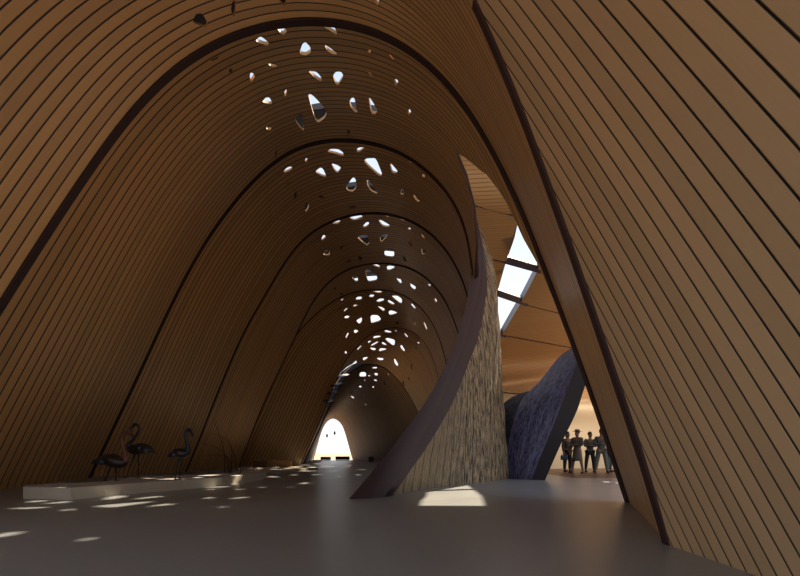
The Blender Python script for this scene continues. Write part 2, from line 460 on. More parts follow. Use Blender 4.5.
th3 = G_([(418, 130), (550, 135), (572, 155), (480, 190)], [(290, 210), (320, 190), (355, 178), (368, 190), (345, 212), (300, 215)], [(560, 240), (600, 198), (622, 200), (620, 225), (585, 250)],
         [(192, 350), (210, 312), (235, 325), (225, 345), (197, 365)], [(515, 335), (560, 312), (605, 320), (628, 380), (605, 412), (550, 370)], [(208, 485), (240, 450), (268, 455), (268, 495), (225, 498)]) \
    + H_([(75, 180), (100, 180), (190, 232), (150, 245), (105, 230)], [(115, 128), (150, 125), (173, 145), (165, 158)], [(250, 148), (290, 160), (315, 188), (280, 178)], [(340, 250), (365, 250), (365, 272), (345, 272)],
         [(90, 335), (120, 308), (162, 305), (150, 335), (105, 380), (95, 375)], [(455, 305), (475, 315), (498, 350), (475, 335)], [(462, 435), (480, 435), (505, 465), (490, 492), (465, 490)],
         [(128, 460), (175, 435), (205, 440), (218, 465), (215, 520), (130, 510)])
bl3 = G_([(305, 275), (365, 275), (360, 290), (325, 290)], [(360, 430), (385, 402), (395, 405), (375, 450), (360, 450)], [(525, 500), (570, 520), (545, 550), (530, 545)], [(415, 565), (440, 535), (460, 540), (440, 570)]) \
    + H_([(345, 370), (370, 390), (390, 425), (360, 405)], [(295, 505), (315, 510), (335, 555), (305, 550)])
th4 = I_([(245, 275), (290, 248), (308, 252), (280, 275)], [(432, 285), (450, 262), (490, 265), (495, 325), (470, 325)], [(567, 205), (605, 205), (655, 240), (690, 270), (690, 315), (600, 330), (585, 290)],
         [(640, 145), (700, 150), (720, 170), (715, 185), (665, 165)]) \
    + J_([(172, 175), (190, 162), (240, 165), (262, 182), (200, 212), (178, 208)], [(272, 285), (310, 275), (328, 345), (310, 350), (275, 310)], [(410, 335), (430, 330), (465, 370), (472, 400), (450, 412), (415, 385)],
         [(590, 355), (610, 347), (627, 365), (610, 378)], [(655, 505), (680, 500), (690, 535), (675, 540)])
bl4 = I_([(240, 395), (260, 380), (275, 390), (245, 415)], [(305, 470), (320, 440), (340, 440), (338, 462)]) + J_([(645, 300), (680, 260), (675, 330), (655, 335)], [(205, 398), (215, 378), (245, 410)])
th5 = J_([(15, 425), (110, 422), (130, 435), (90, 445)], [(0, 458), (50, 462), (30, 490), (-10, 485)], [(60, 525), (100, 500), (145, 500), (140, 525), (90, 540)], [(182, 520), (200, 515), (260, 560), (225, 562)],
         [(218, 470), (280, 470), (325, 500), (330, 545), (310, 550), (250, 505)]) \
    + I_([(470, 500), (490, 482), (535, 480), (530, 512), (480, 515)], [(315, 515), (340, 500), (345, 510), (325, 525)]) \
    + K_([(245, 110), (275, 82), (288, 88), (255, 120)], [(340, 58), (360, 48), (400, 55), (360, 68)], [(250, 172), (280, 160), (308, 170), (295, 188), (260, 186)], [(370, 212), (435, 175), (432, 225), (410, 248)],
         [(348, 315), (370, 305), (402, 322), (375, 340), (355, 335)], [(262, 385), (285, 335), (300, 345), (275, 392)], [(520, 155), (595, 155), (628, 195), (620, 215), (540, 240), (525, 230)],
         [(590, 62), (640, 75), (668, 95), (655, 120), (620, 90)], [(255, 530), (275, 525), (280, 550), (258, 550)]) \
    + L_([(130, 5), (165, 10), (210, 45), (180, 50), (140, 30)], [(370, 38), (385, 38), (422, 85), (405, 92), (372, 58)], [(138, 120), (165, 105), (235, 130), (210, 145), (150, 160)], [(495, 230), (510, 228), (538, 300), (525, 308)], [(400, 240), (412, 238), (418, 262)])
bl5 = K_([(365, 130), (400, 115), (380, 140)], [(190, 95), (205, 75), (215, 85), (195, 105)], [(195, 370), (225, 320), (238, 330), (205, 380)]) + L_([(210, 240), (225, 215), (245, 230), (245, 260), (215, 255)])
th6 = K_([(545, 385), (565, 370), (628, 368), (620, 385), (560, 398)], [(492, 425), (540, 415), (500, 450)], [(520, 465), (590, 425), (605, 435), (540, 475)], [(508, 490), (575, 495), (570, 520), (545, 520)],
         [(380, 505), (425, 465), (432, 475), (395, 512)]) \
    + L_([(95, 325), (110, 308), (185, 330), (140, 342)], [(105, 400), (130, 390), (205, 410), (200, 465), (180, 470), (120, 420)], [(65, 440), (85, 432), (130, 468), (90, 465)], [(40, 520), (55, 495), (115, 500), (118, 512), (45, 532)],
         [(258, 470), (275, 462), (310, 520), (295, 530), (265, 500)], [(298, 345), (310, 342), (342, 380), (325, 385)], [(432, 435), (445, 430), (458, 445), (445, 452)], [(190, 308), (225, 315), (222, 328)]) \
    + M_([(20, 110), (55, 82), (55, 100), (25, 120)], [(103, 60), (150, 55), (125, 80), (105, 85)], [(210, 62), (265, 65), (268, 82), (230, 85)], [(350, 75), (358, 68), (388, 118), (375, 130), (355, 110)])
bl6 = L_([(475, 380), (490, 370), (515, 410), (500, 415)], [(408, 490), (420, 480), (435, 520)]) + M_([(415, 260), (428, 240), (440, 290), (425, 280)], [(462, 225), (470, 215), (480, 250)], [(485, 110), (495, 105), (500, 160), (490, 150)])
th7 = M_([(75, 215), (80, 180), (115, 175), (130, 190), (125, 215)], [(193, 185), (220, 185), (222, 205), (198, 205)], [(175, 140), (215, 135), (215, 150), (180, 150)], [(190, 235), (215, 240), (215, 250), (192, 248)],
         [(175, 295), (190, 290), (192, 302), (178, 302)], [(70, 290), (90, 285), (90, 302), (72, 300)], [(105, 240), (120, 238), (122, 248)], [(0, 365), (25, 375), (38, 385), (20, 388)], [(298, 185), (308, 190), (312, 208)],
         [(120, 430), (130, 432), (130, 445)], [(140, 200), (165, 205), (150, 215)])
bl7 = M_([(260, 255), (275, 240), (288, 280), (272, 290)], [(360, 175), (375, 165), (390, 180), (370, 188)], [(340, 345), (350, 335), (360, 365), (345, 360)], [(0, 340), (20, 325), (30, 335), (10, 355)])

opening = [(455, 152), (463, 156), (472, 163), (481, 171), (486, 174), (497, 188), (505, 200), (513, 216), (524, 240), (536, 261), (554, 300), (571, 337), (598, 405), (640, 520), (640, 560), (380, 560), (400, 480), (430, 425), (455, 375), (468, 325), (474, 280), (476, 245), (473, 207), (465, 176)]
behind = [(478, 225), (478, 260), (473, 310), (462, 345), (448, 380), (430, 415), (400, 460), (380, 500), (380, 560), (640, 560), (640, 225)]
c0, S0, i0 = shell('ceiling', R0, R1, 20, m_wood, th0, bl0, nv=8)
c1, S1, i1 = shell('ceiling.001', inner(R1, BAND[1]), R2, 27, m_wood, th1, bl1, cuts=[opening], nv=12)
c2, S2, i2 = shell('ceiling.002', inner(R2, BAND[2]), R3, 24, m_wood, th2, bl2, cuts=[behind], nv=10)
c3, S3, i3 = shell('ceiling.003', inner(R3, BAND[3]), R4, 24, m_wood, th3, bl3, nv=10)
c4, S4, i4 = shell('ceiling.004', inner(R4, BAND[4]), R5, 20, m_woodfine, th4, bl4, nv=8)
c5, S5, i5 = shell('ceiling.005', inner(R5, BAND[5]), R6, 22, m_woodfine, th5, bl5, nv=8)
slot = [(322, 408), (327, 396), (332.5, 385), (339.5, 374), (347, 367), (354, 363.5), (363, 362.5), (350, 376), (340, 392), (333, 406)]
c6, S6, i6 = shell('ceiling.006', R6, R7, 26, m_woodfine, th6, bl6, cuts=[slot], nv=8)
m_far = plank_mat('far_boards_dimmed', (150, 108, 66), gap=.2, rough=.6, var=.12)  # same vault boards, colour darkened to stand in for dimmer light here
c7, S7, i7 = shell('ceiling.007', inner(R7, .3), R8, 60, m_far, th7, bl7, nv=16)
trim_obj('trim_1', R1, BAND[1])
def cut_at(R, y):
    return next(i for i in range(70, 129) if proj(R[i])[1] > y)
trim_obj('trim_2', R2, BAND[2], stop=cut_at(R2, 268))
trim_obj('trim_3', R3, BAND[3], stop=cut_at(R3, 330))
trim_obj('trim_4', R4, BAND[4])
trim_obj('trim_5', R5, BAND[5])
trim_obj('trim_6', R6, .14)
trim_7 = trim_obj('trim_7', R7, .75, depth=.5, var=lambda u: 1 if u < .3 else max(.08, 1-(u-.3)*3.2))
trim_7.data.materials[0] = simple('black_rib_timber', (34, 24, 24), .9, .1, 4)
trim_obj('trim_8', R8, .1)
kk = next(i for i in range(66, 129) if R0[i].z < 6.8)
RB_ = [p+Vector((0, -8.2, 0)) for p in R0]
shell('ceiling.009', RB_, R0, 46, m_wood, nv=12, umin=.16, umax=kk/128)  # unseen rear vault, added and left partly open to control the sky fill
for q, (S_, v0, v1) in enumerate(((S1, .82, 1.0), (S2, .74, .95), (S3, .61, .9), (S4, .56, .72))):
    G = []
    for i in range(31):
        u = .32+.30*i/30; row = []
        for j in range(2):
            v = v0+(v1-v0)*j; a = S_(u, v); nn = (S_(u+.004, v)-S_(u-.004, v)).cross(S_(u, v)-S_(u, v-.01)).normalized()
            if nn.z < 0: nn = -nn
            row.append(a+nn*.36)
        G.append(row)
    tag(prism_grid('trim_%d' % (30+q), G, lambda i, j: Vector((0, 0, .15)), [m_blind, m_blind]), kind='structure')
# dark louvre bars over the slot beside the far rib
for k, (a, b) in enumerate((((326.5, 401), (332, 400)), ((330, 393.5), (336, 391.5)), ((333.5, 385.5), (341, 383)), ((338, 377), (347.5, 374.5)))):
    pa = S6(*i6(*a)); pb = S6(*i6(*b)); mb = MB(); d = (pb-pa).normalized()
    tube(mb, [pa-d*.35, pb+d*.2], [(.24, .1)]*2, 4)
    tag(mb.build('trim_%d' % (9+k), m_mull, smooth=False), kind='structure')

# ------------------------------------------------------------------ right wall
def edge_at(z):
    best = None
    for a, b in zip(EA, EA[1:]):
        if min(a.z, b.z) <= z <= max(a.z, b.z):
            t = (z-a.z)/(b.z-a.z) if abs(b.z-a.z) > 1e-6 else 0
            return a.lerp(b, t).y
    return EA[0].y+(z-EA[0].z)*.12 if z > EA[0].z else EA[-1].y
EA = smooth_curve([on_wall(p) for p in EDGE_A], 60); EA[-1].z = 0
for _ in range(60):
    EA = [EA[0]]+[(EA[i-1]+EA[i]*2+EA[i+1])/4 for i in range(1, len(EA)-1)]+[EA[-1]]
G = []; PW = .168
NZ = 44
zs = [6.9*i/NZ for i in range(NZ+1)]
for z in zs:
    y1 = edge_at(z)
    G.append([Vector((wall_x(z-CAMH), -1.6+(y1+1.6)*j/24, z)) for j in range(25)])
wall = prism_grid('wall_right', G, lambda i, j: Vector((.25, 0, .05 if i else 0)), [m_wall, m_trim], uvs=lambda i, j: ((G[i][j].y-.479*G[i][j].z-3.88)/PW+200.0, G[i][j].z*1.12))
tag(wall, kind='structure')
mb = MB()
vs = []; fs = []
zc = Vector((0, 0, 0))
for p in EA:
    vs += [p+Vector((-.02, -.01, 0)), p+Vector((-.02, .10, 0)), p+Vector((.10, .10, 0)), p+Vector((.028, -.055, 0))]
for i in range(len(EA)-1):
    for k in range(4): fs.append((4*i+k, 4*i+(k+1) % 4, 4*i+4+(k+1) % 4, 4*i+4+k))
fs += [(3, 2, 1, 0), tuple(4*(len(EA)-1)+k for k in range(4))]
tag(mesh_obj('trim_14', vs, fs, m_trim, smooth=False), kind='structure')

# ------------------------------------------------------------------ side hall: ceiling that curves down into a back wall
seams = [((420, 60), (520, 70), 9.9), ((455, 150), (513, 165), 8.7), ((473, 205), (513, 215), 7.6), ((492, 259.5), (537, 270), 7.1), ((497, 293.5), (558, 313.6), 6.6), ((502, 335), (569.6, 347.7), 5.9), ((502, 371.7), (542.5, 376.5), 4.8), ((504, 383.5), (534, 387), 4.2), ((504, 392.5), (534, 395.5), 3.6)]
LR = []; RR = []
for (a, b, z) in seams:
    pa = W(a[0], a[1], FPX*(z-CAMH)/(HZ-a[1])); pb = W(b[0], b[1], FPX*(z-CAMH)/(HZ-b[1]))
    d = (pb-pa); d = d/d.x
    if d.y > .55: d.y = .55
    LR.append(pa+d*(1.0-pa.x) if z > 9 else pa+d*((1.2 if z > 8 else 1.6)-pa.x) if z > 7.5 else pa+d*(2.9-pa.x)); RR.append(pa+d*(14-pa.x))
LR[0].y = 9.5; RR[0].y = 6.5; RR[1].y = 10; RR[2].y = 12.5
for (a, b, z) in ((None, None, 2.4), (None, None, 1.2), (None, None, 0)):
    LR.append(Vector((2.9, 26.8, z))); RR.append(Vector((14, 29.5, z)))
L2 = smooth_curve(LR, 129); R2_ = smooth_curve(RR, 129)
# openings: the skylight strip
skl = [(524, 205), (518, 222), (506, 262), (497, 293.5), (487, 332), (484, 345), (496, 345), (502.5, 334.5), (512, 318), (521.6, 302), (537, 272), (552, 243), (566, 205)]
hall, SH, iH = shell('ceiling.008', L2, R2_, 1, m_hall, cuts=[skl], nv=24, thick=.3, outward=-1, side=m_reveal)
# boards of the hall run along the seams: replace the uv by (metres across, metres along)
me = hall.data; ul = me.uv_layers[0]
Lh = [0]
for a, b in zip(L2, L2[1:]): Lh.append(Lh[-1]+(b-a).length)
hall.data.materials.append(m_back)
for p in me.polygons:
    if p.material_index == 0 and p.center.z < 3.75: p.material_index = 4
for l in ul.data:
    u, v = l.uv
    l.uv = (v/.11, u*11)
def bar(name, a, b, w, h, mat, lift=0):
    mb = MB(); tube(mb, [a, b], [(w, h)]*2, 4, up=(0, 0, 1)); return tag(mb.build(name, mat, smooth=False), kind='structure')
def on_hall(px, py): return SH(*iH(px, py))
k = 15
for (a, b, th) in (((505, 262), (541, 272), .17), ((492, 293), (527, 305), .17), ((486, 331), (506, 336.5), .12)):
    bar('trim_%d' % k, on_hall(*a)+Vector((0, 0, .1)), on_hall(*b)+Vector((0, 0, .1)), th, .16, m_mull); k += 1
for (a, b) in (((470, 204), (520, 217)), ((484, 257.5), (508, 263)), ((519, 303), (575, 317)), ((500, 334.6), (585, 350)), ((495, 371), (575, 380)), ((495, 382.7), (560, 389.5)), ((495, 391.7), (560, 398))):
    bar('trim_%d' % k, on_hall(*a)-Vector((0, 0, .0)), on_hall(*b), .022, .03, m_trim); k += 1

# ------------------------------------------------------------------ floor and ground
def floor_mat():
    m, nt, b = newmat('polished_concrete')
    tc = nd(nt, 'ShaderNodeTexCoord')
    n1 = nd(nt, 'ShaderNodeTexNoise'); n1.inputs['Scale'].default_value = .8; n1.inputs['Detail'].default_value = 8; n1.inputs['Roughness'].default_value = .6
    n2 = nd(nt, 'ShaderNodeTexNoise'); n2.inputs['Scale'].default_value = 14; n2.inputs['Detail'].default_value = 6
    nt.links.new(tc.outputs['Object'], n1.inputs['Vector']); nt.links.new(tc.outputs['Object'], n2.inputs['Vector'])
    c = mixc(nt, n1.outputs[0], lin((124, 130, 133)), lin((156, 160, 162)))
    c2 = mixc(nt, n2.outputs[0], lin((124, 129, 132)), lin((152, 156, 158)))
    nt.links.new(mixc(nt, .4, c, c2), b.inputs['Base Color'])
    r = nd(nt, 'ShaderNodeMapRange'); r.inputs[3].default_value = .22; r.inputs[4].default_value = .42
    nt.links.new(n1.outputs[0], r.inputs[0]); nt.links.new(r.outputs[0], b.inputs['Roughness'])
    bp = nd(nt, 'ShaderNodeBump'); bp.inputs['Strength'].default_value = .08; bp.inputs['Distance'].default_value = .02
    nt.links.new(n2.outputs[0], bp.inputs['Height']); nt.links.new(bp.outputs[0], b.inputs['Normal'])
    return m
def slab(name, outline, z0, z1, mat):
    n = len(outline)
    vs = [(x, y, z1) for x, y in outline]+[(x, y, z0) for x, y in outline]
    fs = [tuple(range(n)), tuple(range(2*n-1, n-1, -1))]+[((i+1) % n, i, i+n, (i+1) % n+n) for i in range(n)]
    return mesh_obj(name, vs, fs, mat, smooth=False)
tag(slab('floor', [(-14, -6), (15, -6), (15, 17.6), (5.9, 17.6), (5.9, 64), (-14, 64)], -.2, 0, floor_mat()), kind='structure')
m_hfloor = simple('brown_hall_floor', (112, 78, 52), .45, .12, 2)
tag(slab('floor.001', [(5.9, 17.6), (15, 17.6), (15, 31), (5.9, 31)], -.2, .0, m_hfloor), kind='structure')
tag(slab('ground', [(-1500, -600), (1500, -600), (1500, 3500), (-1500, 3500)], -.6, -.25, simple('pale_sand', (168, 146, 122), .9, .06, .05)), kind='structure')

# ------------------------------------------------------------------ curved fin with bark wall
def bark_mat(name, light, dark, joint=True, gloss=.8, amt=.75, seed=0., streak=False):
    m, nt, b = newmat(name)
    uv = nd(nt, 'ShaderNodeUVMap', uv_map='UVMap')
    sp = nd(nt, 'ShaderNodeSeparateXYZ'); nt.links.new(uv.outputs[0], sp.inputs[0])
    wob = nd(nt, 'ShaderNodeTexNoise'); wob.inputs['Scale'].default_value = 1.3; nt.links.new(uv.outputs[0], wob.inputs['Vector'])
    x = mth(nt, 'ADD', sp.outputs[0], mth(nt, 'MULTIPLY', mth(nt, 'SUBTRACT', wob.outputs[0], .5), .35))
    fr = mth(nt, 'FRACT', x)
    cb = nd(nt, 'ShaderNodeCombineXYZ'); nt.links.new(mth(nt, 'MULTIPLY', x, 2.4), cb.inputs[0]); nt.links.new(mth(nt, 'MULTIPLY', sp.outputs[1], 1.5), cb.inputs[1]); cb.inputs[2].default_value = seed
    n = nd(nt, 'ShaderNodeTexNoise'); n.inputs['Scale'].default_value = 2.2; n.inputs['Detail'].default_value = 9; n.inputs['Roughness'].default_value = .72
    nt.links.new(cb.outputs[0], n.inputs['Vector'])
    r = nd(nt, 'ShaderNodeMapRange'); r.inputs[1].default_value = .41; r.inputs[2].default_value = .57; nt.links.new(n.outputs[0], r.inputs[0])
    if joint:
        q = nd(nt, 'ShaderNodeMapRange'); q.inputs[1].default_value = 6; q.inputs[2].default_value = 10; q.inputs[3].default_value = .3; nt.links.new(sp.outputs[0], q.inputs[0])
        r2 = mth(nt, 'ADD', mth(nt, 'MULTIPLY', mth(nt, 'SUBTRACT', r.outputs[0], .55), q.outputs[0]), .55)
    col = mixc(nt, r2 if joint else r.outputs[0], lin(dark), lin(light))
    if joint:
        d = mth(nt, 'ABSOLUTE', mth(nt, 'SUBTRACT', fr, .5))
        g = nd(nt, 'ShaderNodeMapRange'); g.inputs[1].default_value = .45; g.inputs[2].default_value = .47; nt.links.new(d, g.inputs[0])
        col = mixc(nt, g.outputs[0], col, lin((14, 11, 9)))
    if streak:
        d = mth(nt, 'ABSOLUTE', mth(nt, 'SUBTRACT', mth(nt, 'FRACT', mth(nt, 'MULTIPLY', x, .55)), .5))
        g = nd(nt, 'ShaderNodeMapRange'); g.inputs[1].default_value = .485; g.inputs[2].default_value = .495; g.inputs[4].default_value = .7; nt.links.new(d, g.inputs[0])
        col = mixc(nt, g.outputs[0], col, lin((150, 148, 164)))
    nt.links.new(col, b.inputs['Base Color'])
    b.inputs['Roughness'].default_value = gloss
    bp = nd(nt, 'ShaderNodeBump'); bp.inputs['Strength'].default_value = amt; bp.inputs['Distance'].default_value = .06
    nt.links.new(n.outputs[0], bp.inputs['Height']); nt.links.new(bp.outputs[0], b.inputs['Normal'])
    return m
m_bark = bark_mat('rough_bark', (166, 144, 112), (30, 23, 17))
m_fin = simple('fin_edge_timber', (50, 28, 34), .7, .12, 3, stretch=(1, 1, 6))
fin = empty('curved_fin', F(400, 494), 'tall curved fin wall with dark timber edge and rough bark face rising from the floor', 'wall sculpture')
NB = 33
yT = [9.62, 9.95, 10.5, 11.4, 12.4, 13.3, 13.9, 14.2, 14.3]
left = [(349, 499), (372, 472), (397, 441), (426, 401), (449, 358), (463, 317), (470.6, 277), (473.5, 236), (473, 212)]
right = [(384, 497.2), (398, 477), (420, 446.5), (446, 403), (463, 363), (475, 330), (483, 285), (482, 250), (476.5, 220)]
cl = smooth_curve([W(p[0], p[1], y) for p, y in zip(left, yT)], NB)
yR = [10., 10.35, 11.1, 12.2, 13.2, 14.1, 14.6, 14.6, 14.35]
cr = smooth_curve([W(p[0], p[1], y) for p, y in zip(right, yR)], NB)
cl[0].z = 0; cr[0].z = 0
G = [[cl[i].lerp(cr[i], j/4)+Vector((0, -.10*math.sin(PI*j/4), 0)) for j in range(5)] for i in range(NB)]
def fo(i, j):
    k = .3*min(1, (NB-1-i)/6+.1)
    return Vector((.55*k, .9*k, 0))
prism_grid('edge_band', G, fo, [m_fin, m_fin], fin)
base = smooth_curve([F(384, 497.2), F(412, 492.2), F(440, 487.6), F(462, 484.8), F(484, 482.6), F(498, 480.5), F(509, 478.6)], 49)
top = smooth_curve([cr[0]]+[W(p[0], p[1], y) for p, y in zip(right[1:], yR[1:])], 49)
sil = [(509, 478.6), (507, 450), (503.6, 402), (502, 372), (500.5, 340), (499, 316), (495.5, 273), (490, 253), (484, 235), (477, 221)]
silc = smooth_curve([W(p[0], p[1], y) for p, y in zip(sil, (17, 17, 16.9, 16.7, 16.4, 16.1, 15.5, 15.1, 14.8, 14.4))], 41); silc[0] = base[-1].copy(); silc[-1] = top[-1].copy()
bulge = [silc[j]-silc[0].lerp(silc[-1], j/40) for j in range(41)]
G = []
for i in range(49):
    s = i/48; row = []
    for j in range(41):
        t = j/40
        p = base[i].lerp(top[i], t)+bulge[j]*(s**3)
        if 0 < j < 40:
            a = .05*s*math.sin(PI*t)**.5
            p = p+Vector((.85, -.5, .1))*a*(noise.noise(Vector((p.x*7, p.y*4, p.z*1.2)))+.5*noise.noise(Vector((p.x*15, p.y*9, p.z*3))))
        row.append(p)
    G.append(row)
bl = [0]
for a, b in zip(base, base[1:]): bl.append(bl[-1]+(b-a).length)
prism_grid('bark_face', G, lambda i, j: Vector((-.16, .12, 0))*(.3+.7*min(1, i/6)), [m_bark, m_bark], fin, uvs=lambda i, j: (bl[i]/.45, G[i][j].z*.8))

# second curved volume, dark and bluish
m_blue = bark_mat('dark_blue_bark', (90, 88, 122), (24, 22, 34), joint=False, gloss=.36, amt=.55, seed=3., streak=True)
m_dark = simple('dark_end_timber', (28, 20, 26), .7, .1, 4)
vol = empty('twisted_wall_fold', F(522, 480), 'dark blue twisted bark wall leaning right behind the fin', 'wall sculpture')
e2 = smooth_curve([W(*p) for p in [(509, 479, 17.1), (508, 449, 17.2), (512, 428, 17.3), (516, 413, 17.4), (524, 397, 17.5), (540, 381, 17.6), (547, 372, 17.6), (560, 356, 17.4), (575, 346, 17.2), (610, 325, 17)]], 25)
e1 = smooth_curve([W(*p) for p in [(531, 480, 16.4), (541, 455, 16.4), (553, 426, 16.3), (565, 395, 16.2), (576, 366, 16.1), (586, 340, 16.0), (600, 305, 16)]], 25)
e3 = smooth_curve([W(*p) for p in [(545, 480.2, 16.2), (561, 444, 16.2), (577, 410.6, 16.2), (586, 383, 16.1), (602, 340, 16), (616, 305, 16)]], 25)
for c in (e1, e2, e3): c[0].z = 0
G = []
for i in range(25):
    row = []
    for j in range(17):
        t = j/16; p = e2[i].lerp(e1[i], t)
        p = p+Vector((.25, -.75, .1))*(.28*math.sin(PI*t)*min(1, .4+i/10))
        if 0 < j < 16 and i: p = p+Vector((.2, -.8, .2))*.07*noise.noise(Vector((t*9, i*.15, 2.)))
        if i == 0: p.z = 0
        row.append(p)
    G.append(row)
prism_grid('bark_face', G, lambda i, j: Vector((.25, .5, 0)), [m_blue, m_dark], vol, uvs=lambda i, j: (j*.32, i*.42))
prism_grid('end_face', [[e1[i].lerp(e3[i], j/2) for j in range(3)] for i in range(25)], lambda i, j: Vector((.1, .45, 0)), [m_dark, m_dark], vol)
h1 = smooth_curve([W(*p) for p in [(499, 477, 19), (500, 430, 19), (501, 408, 19), (506, 401, 19), (516, 395, 19), (527, 391.5, 19)]], 13)
h2 = smooth_curve([W(*p) for p in [(516, 477, 18.6), (519, 450, 18.6), (523, 430, 18.6), (530, 415, 18.6), (540, 402, 18.6), (552, 392, 18.6)]], 13)
h1[0].z = h2[0].z = 0
prism_grid('rear_fold', [[h1[i].lerp(h2[i], j/6)+Vector((0, -.25*math.sin(PI*j/6), 0)) for j in range(7)] for i in range(13)], lambda i, j: Vector((.05, .3, 0)), [bark_mat('dark_bark', (58, 54, 62), (22, 20, 26), joint=False, gloss=.6, amt=.4), m_dark], vol, uvs=lambda i, j: (j*.4, i*.4))

# ------------------------------------------------------------------ long low plinth with flamingo figures
m_plinth = simple('pale_plinth_stone', (196, 188, 172), .7, .06, 3)
m_gravel = simple('plinth_sand', (186, 182, 178), .9, .14, 18, bump=.5)
ph = .22
front = [F(23, 498.6), F(71, 500), F(141, 493.2), F(178, 489.8), F(218, 486.3), F(262, 480.2)]
backp = [F(98, 482, ph), F(132, 477, ph), F(190, 475, ph), F(240, 472, ph), F(266, 471.2, ph)]
a0 = front[0]
outl = [a0]+front[1:2]+smooth_curve(front[1:], 14)[1:]+smooth_curve(backp[::-1], 12)+[Vector((-7.35, 10.2, 0))]
cen = sum(outl, Vector())/len(outl)
pl = empty('display_plinth', (cen.x, cen.y, 0), 'long low white plinth beside the left wall carrying the flamingo figures', 'plinth')
n = len(outl)
def shrink(p, d):
    q = Vector((p.x, p.y, 0)); c = Vector((cen.x+(p.y-cen.y)*.2, p.y, 0))
    v = c-q; return q+v.normalized()*min(d, v.length*.5) if v.length > 1e-6 else q
vs = []
for z, d in ((0, 0), (ph, 0), (ph, .07), (ph-.03, .07)): vs += [Vector((shrink(p, d).x, shrink(p, d).y, z)) for p in outl]
fs = []
for r in range(3):
    for i in range(n): fs.append((r*n+i, r*n+(i+1) % n, (r+1)*n+(i+1) % n, (r+1)*n+i))
fs.append(tuple(range(n-1, -1, -1)))
mesh_obj('plinth_body', vs, fs, m_plinth, pl, smooth=False)
mb = MB(); top_ = [Vector((shrink(p, .065).x, shrink(p, .065).y, ph-.004)) for p in outl]; bot_ = [v-Vector((0, 0, .025)) for v in top_]
mb.add(top_+bot_, [tuple(range(n)), tuple(range(2*n-1, n-1, -1))]+[((i+1) % n, i, i+n, (i+1) % n+n) for i in range(n)])
mb.build('sand_bed', m_gravel, pl, smooth=False)
# second slab further along
a, b_, c_, d_ = F(240, 474.4), F(318, 469.6), F(300, 467), F(238, 469.4)
o = slab('stone_slab', [(a.x, a.y), (b_.x, b_.y), (c_.x, c_.y), (d_.x, d_.y)], 0, .1, m_plinth)
tag(o, 'low pale stone slab on the floor beyond the end of the white plinth', 'slab')

m_fl = simple('bronze_plumage', (44, 34, 32), .4, .3, 18, metal=.1, bump=.4)
m_fl2 = simple('bluish_wing_feathers', (34, 38, 54), .4, .35, 25, metal=.1, bump=.5)
m_pink = simple('rusty_neck_feathers', (112, 66, 54), .45, .2, 12, metal=.2)
m_leg = simple('dark_leg_metal', (34, 28, 28), .5, .1, 10)
m_beak = simple('black_beak', (20, 18, 20), .3, .1, 10)
def flamingo(label, foot, Y, spine, rad, wing, legs, necksplit, neckmat):
    """spine in picture-plane metres around the foot point: (x, z) list in local metres; runs tail -> body -> neck -> head"""
    e = empty('flamingo_figure', foot, label, 'flamingo sculpture', 'flamingo figures on the plinth')
    def L(p, dy=0): return Vector((foot.x+p[0], foot.y+dy, foot.z+p[1]))
    mb = MB()
    pts = [L(p) for p in spine]
    nn = (len(pts)-1)*4+1
    # resample radii together with the path
    P = []; R = []
    for i in range(len(pts)-1):
        p0 = pts[max(i-1, 0)]; p1 = pts[i]; p2 = pts[i+1]; p3 = pts[min(i+2, len(pts)-1)]
        for k in range(5):
            t = k/5
            P.append(.5*((2*p1)+(p2-p0)*t+(2*p0-5*p1+4*p2-p3)*t*t+(3*p1-p0-3*p2+p3)*t**3))
            r1, r2 = rad[i], rad[i+1]
            gf = 1.18 if i < 5 else 1.05
            R.append(((r1[0]+(r2[0]-r1[0])*t)*gf, (r1[1]+(r2[1]-r1[1])*t)*gf))
    P.append(pts[-1]); R.append(rad[-1])
    tube(mb, P, R, 14, up=(0, 0, 1))
    mats = [m_fl, neckmat]
    body = mb.build('body', mats, e)
    me = body.data
    for p in me.polygons:
        ring = min(p.vertices)//14
        if ring >= necksplit*5: p.material_index = 1
    # beak, bent down at the middle
    hd = pts[-1]; pr = pts[-2]; s = 1 if hd.x > pr.x else -1
    mb = MB(); tube(mb, [hd-Vector((0, 0, 0)), hd+Vector((s*.035, 0, -.03)), hd+Vector((s*.045, 0, -.075)), hd+Vector((s*.03, 0, -.11))], [.027, .024, .017, .005], 8)
    mb.build('beak', m_beak, e)
    for sd in (-1, 1):
        mb = MB()
        x0, z0 = wing[0]; x1, z1 = wing[1]; hgt = wing[2]; wid = wing[3]
        pw = [L((x0+(x1-x0)*t, z0+(z1-z0)*t), sd*wid*(.55+.45*math.sin(PI*min(1, t*1.3+.1)))) for t in [k/8 for k in range(9)]]
        rw = [(max(.006, .022*math.sin(PI*(.08+.84*k/8))), max(.01, hgt*math.sin(PI*(.06+.86*(k/8)))**.8)) for k in range(9)]
        tube(mb, pw, rw, 10, up=(0, 0, 1))
        mb.build('wing', m_fl2, e)
        for q in range(0):
            pass
    for (hx, hz, kx, kz, fx, dy) in legs:
        mb = MB()
        top_p = L((hx, hz), dy*.5); kn = L((kx, kz), dy); ft = L((fx, .012), dy)
        tube(mb, [top_p, top_p.lerp(kn, .5), kn, kn.lerp(ft, .08), ft], [.024, .013, .016, .010, .010], 8)
        lg = mb.build('leg', m_leg, e)
        mb = MB(); dr = 1 if spine[-1][0] > spine[0][0] else -1
        for an in (-.5, 0, .5):
            tip = ft+Vector((dr*math.cos(an)*.075, math.sin(an)*.075, -.006))
            tube(mb, [ft, tip], [.011, .005], 6)
        tube(mb, [ft, ft+Vector((-dr*.03, 0, -.006))], [.009, .005], 6)
        mb.build('foot', m_leg, lg)
    return e
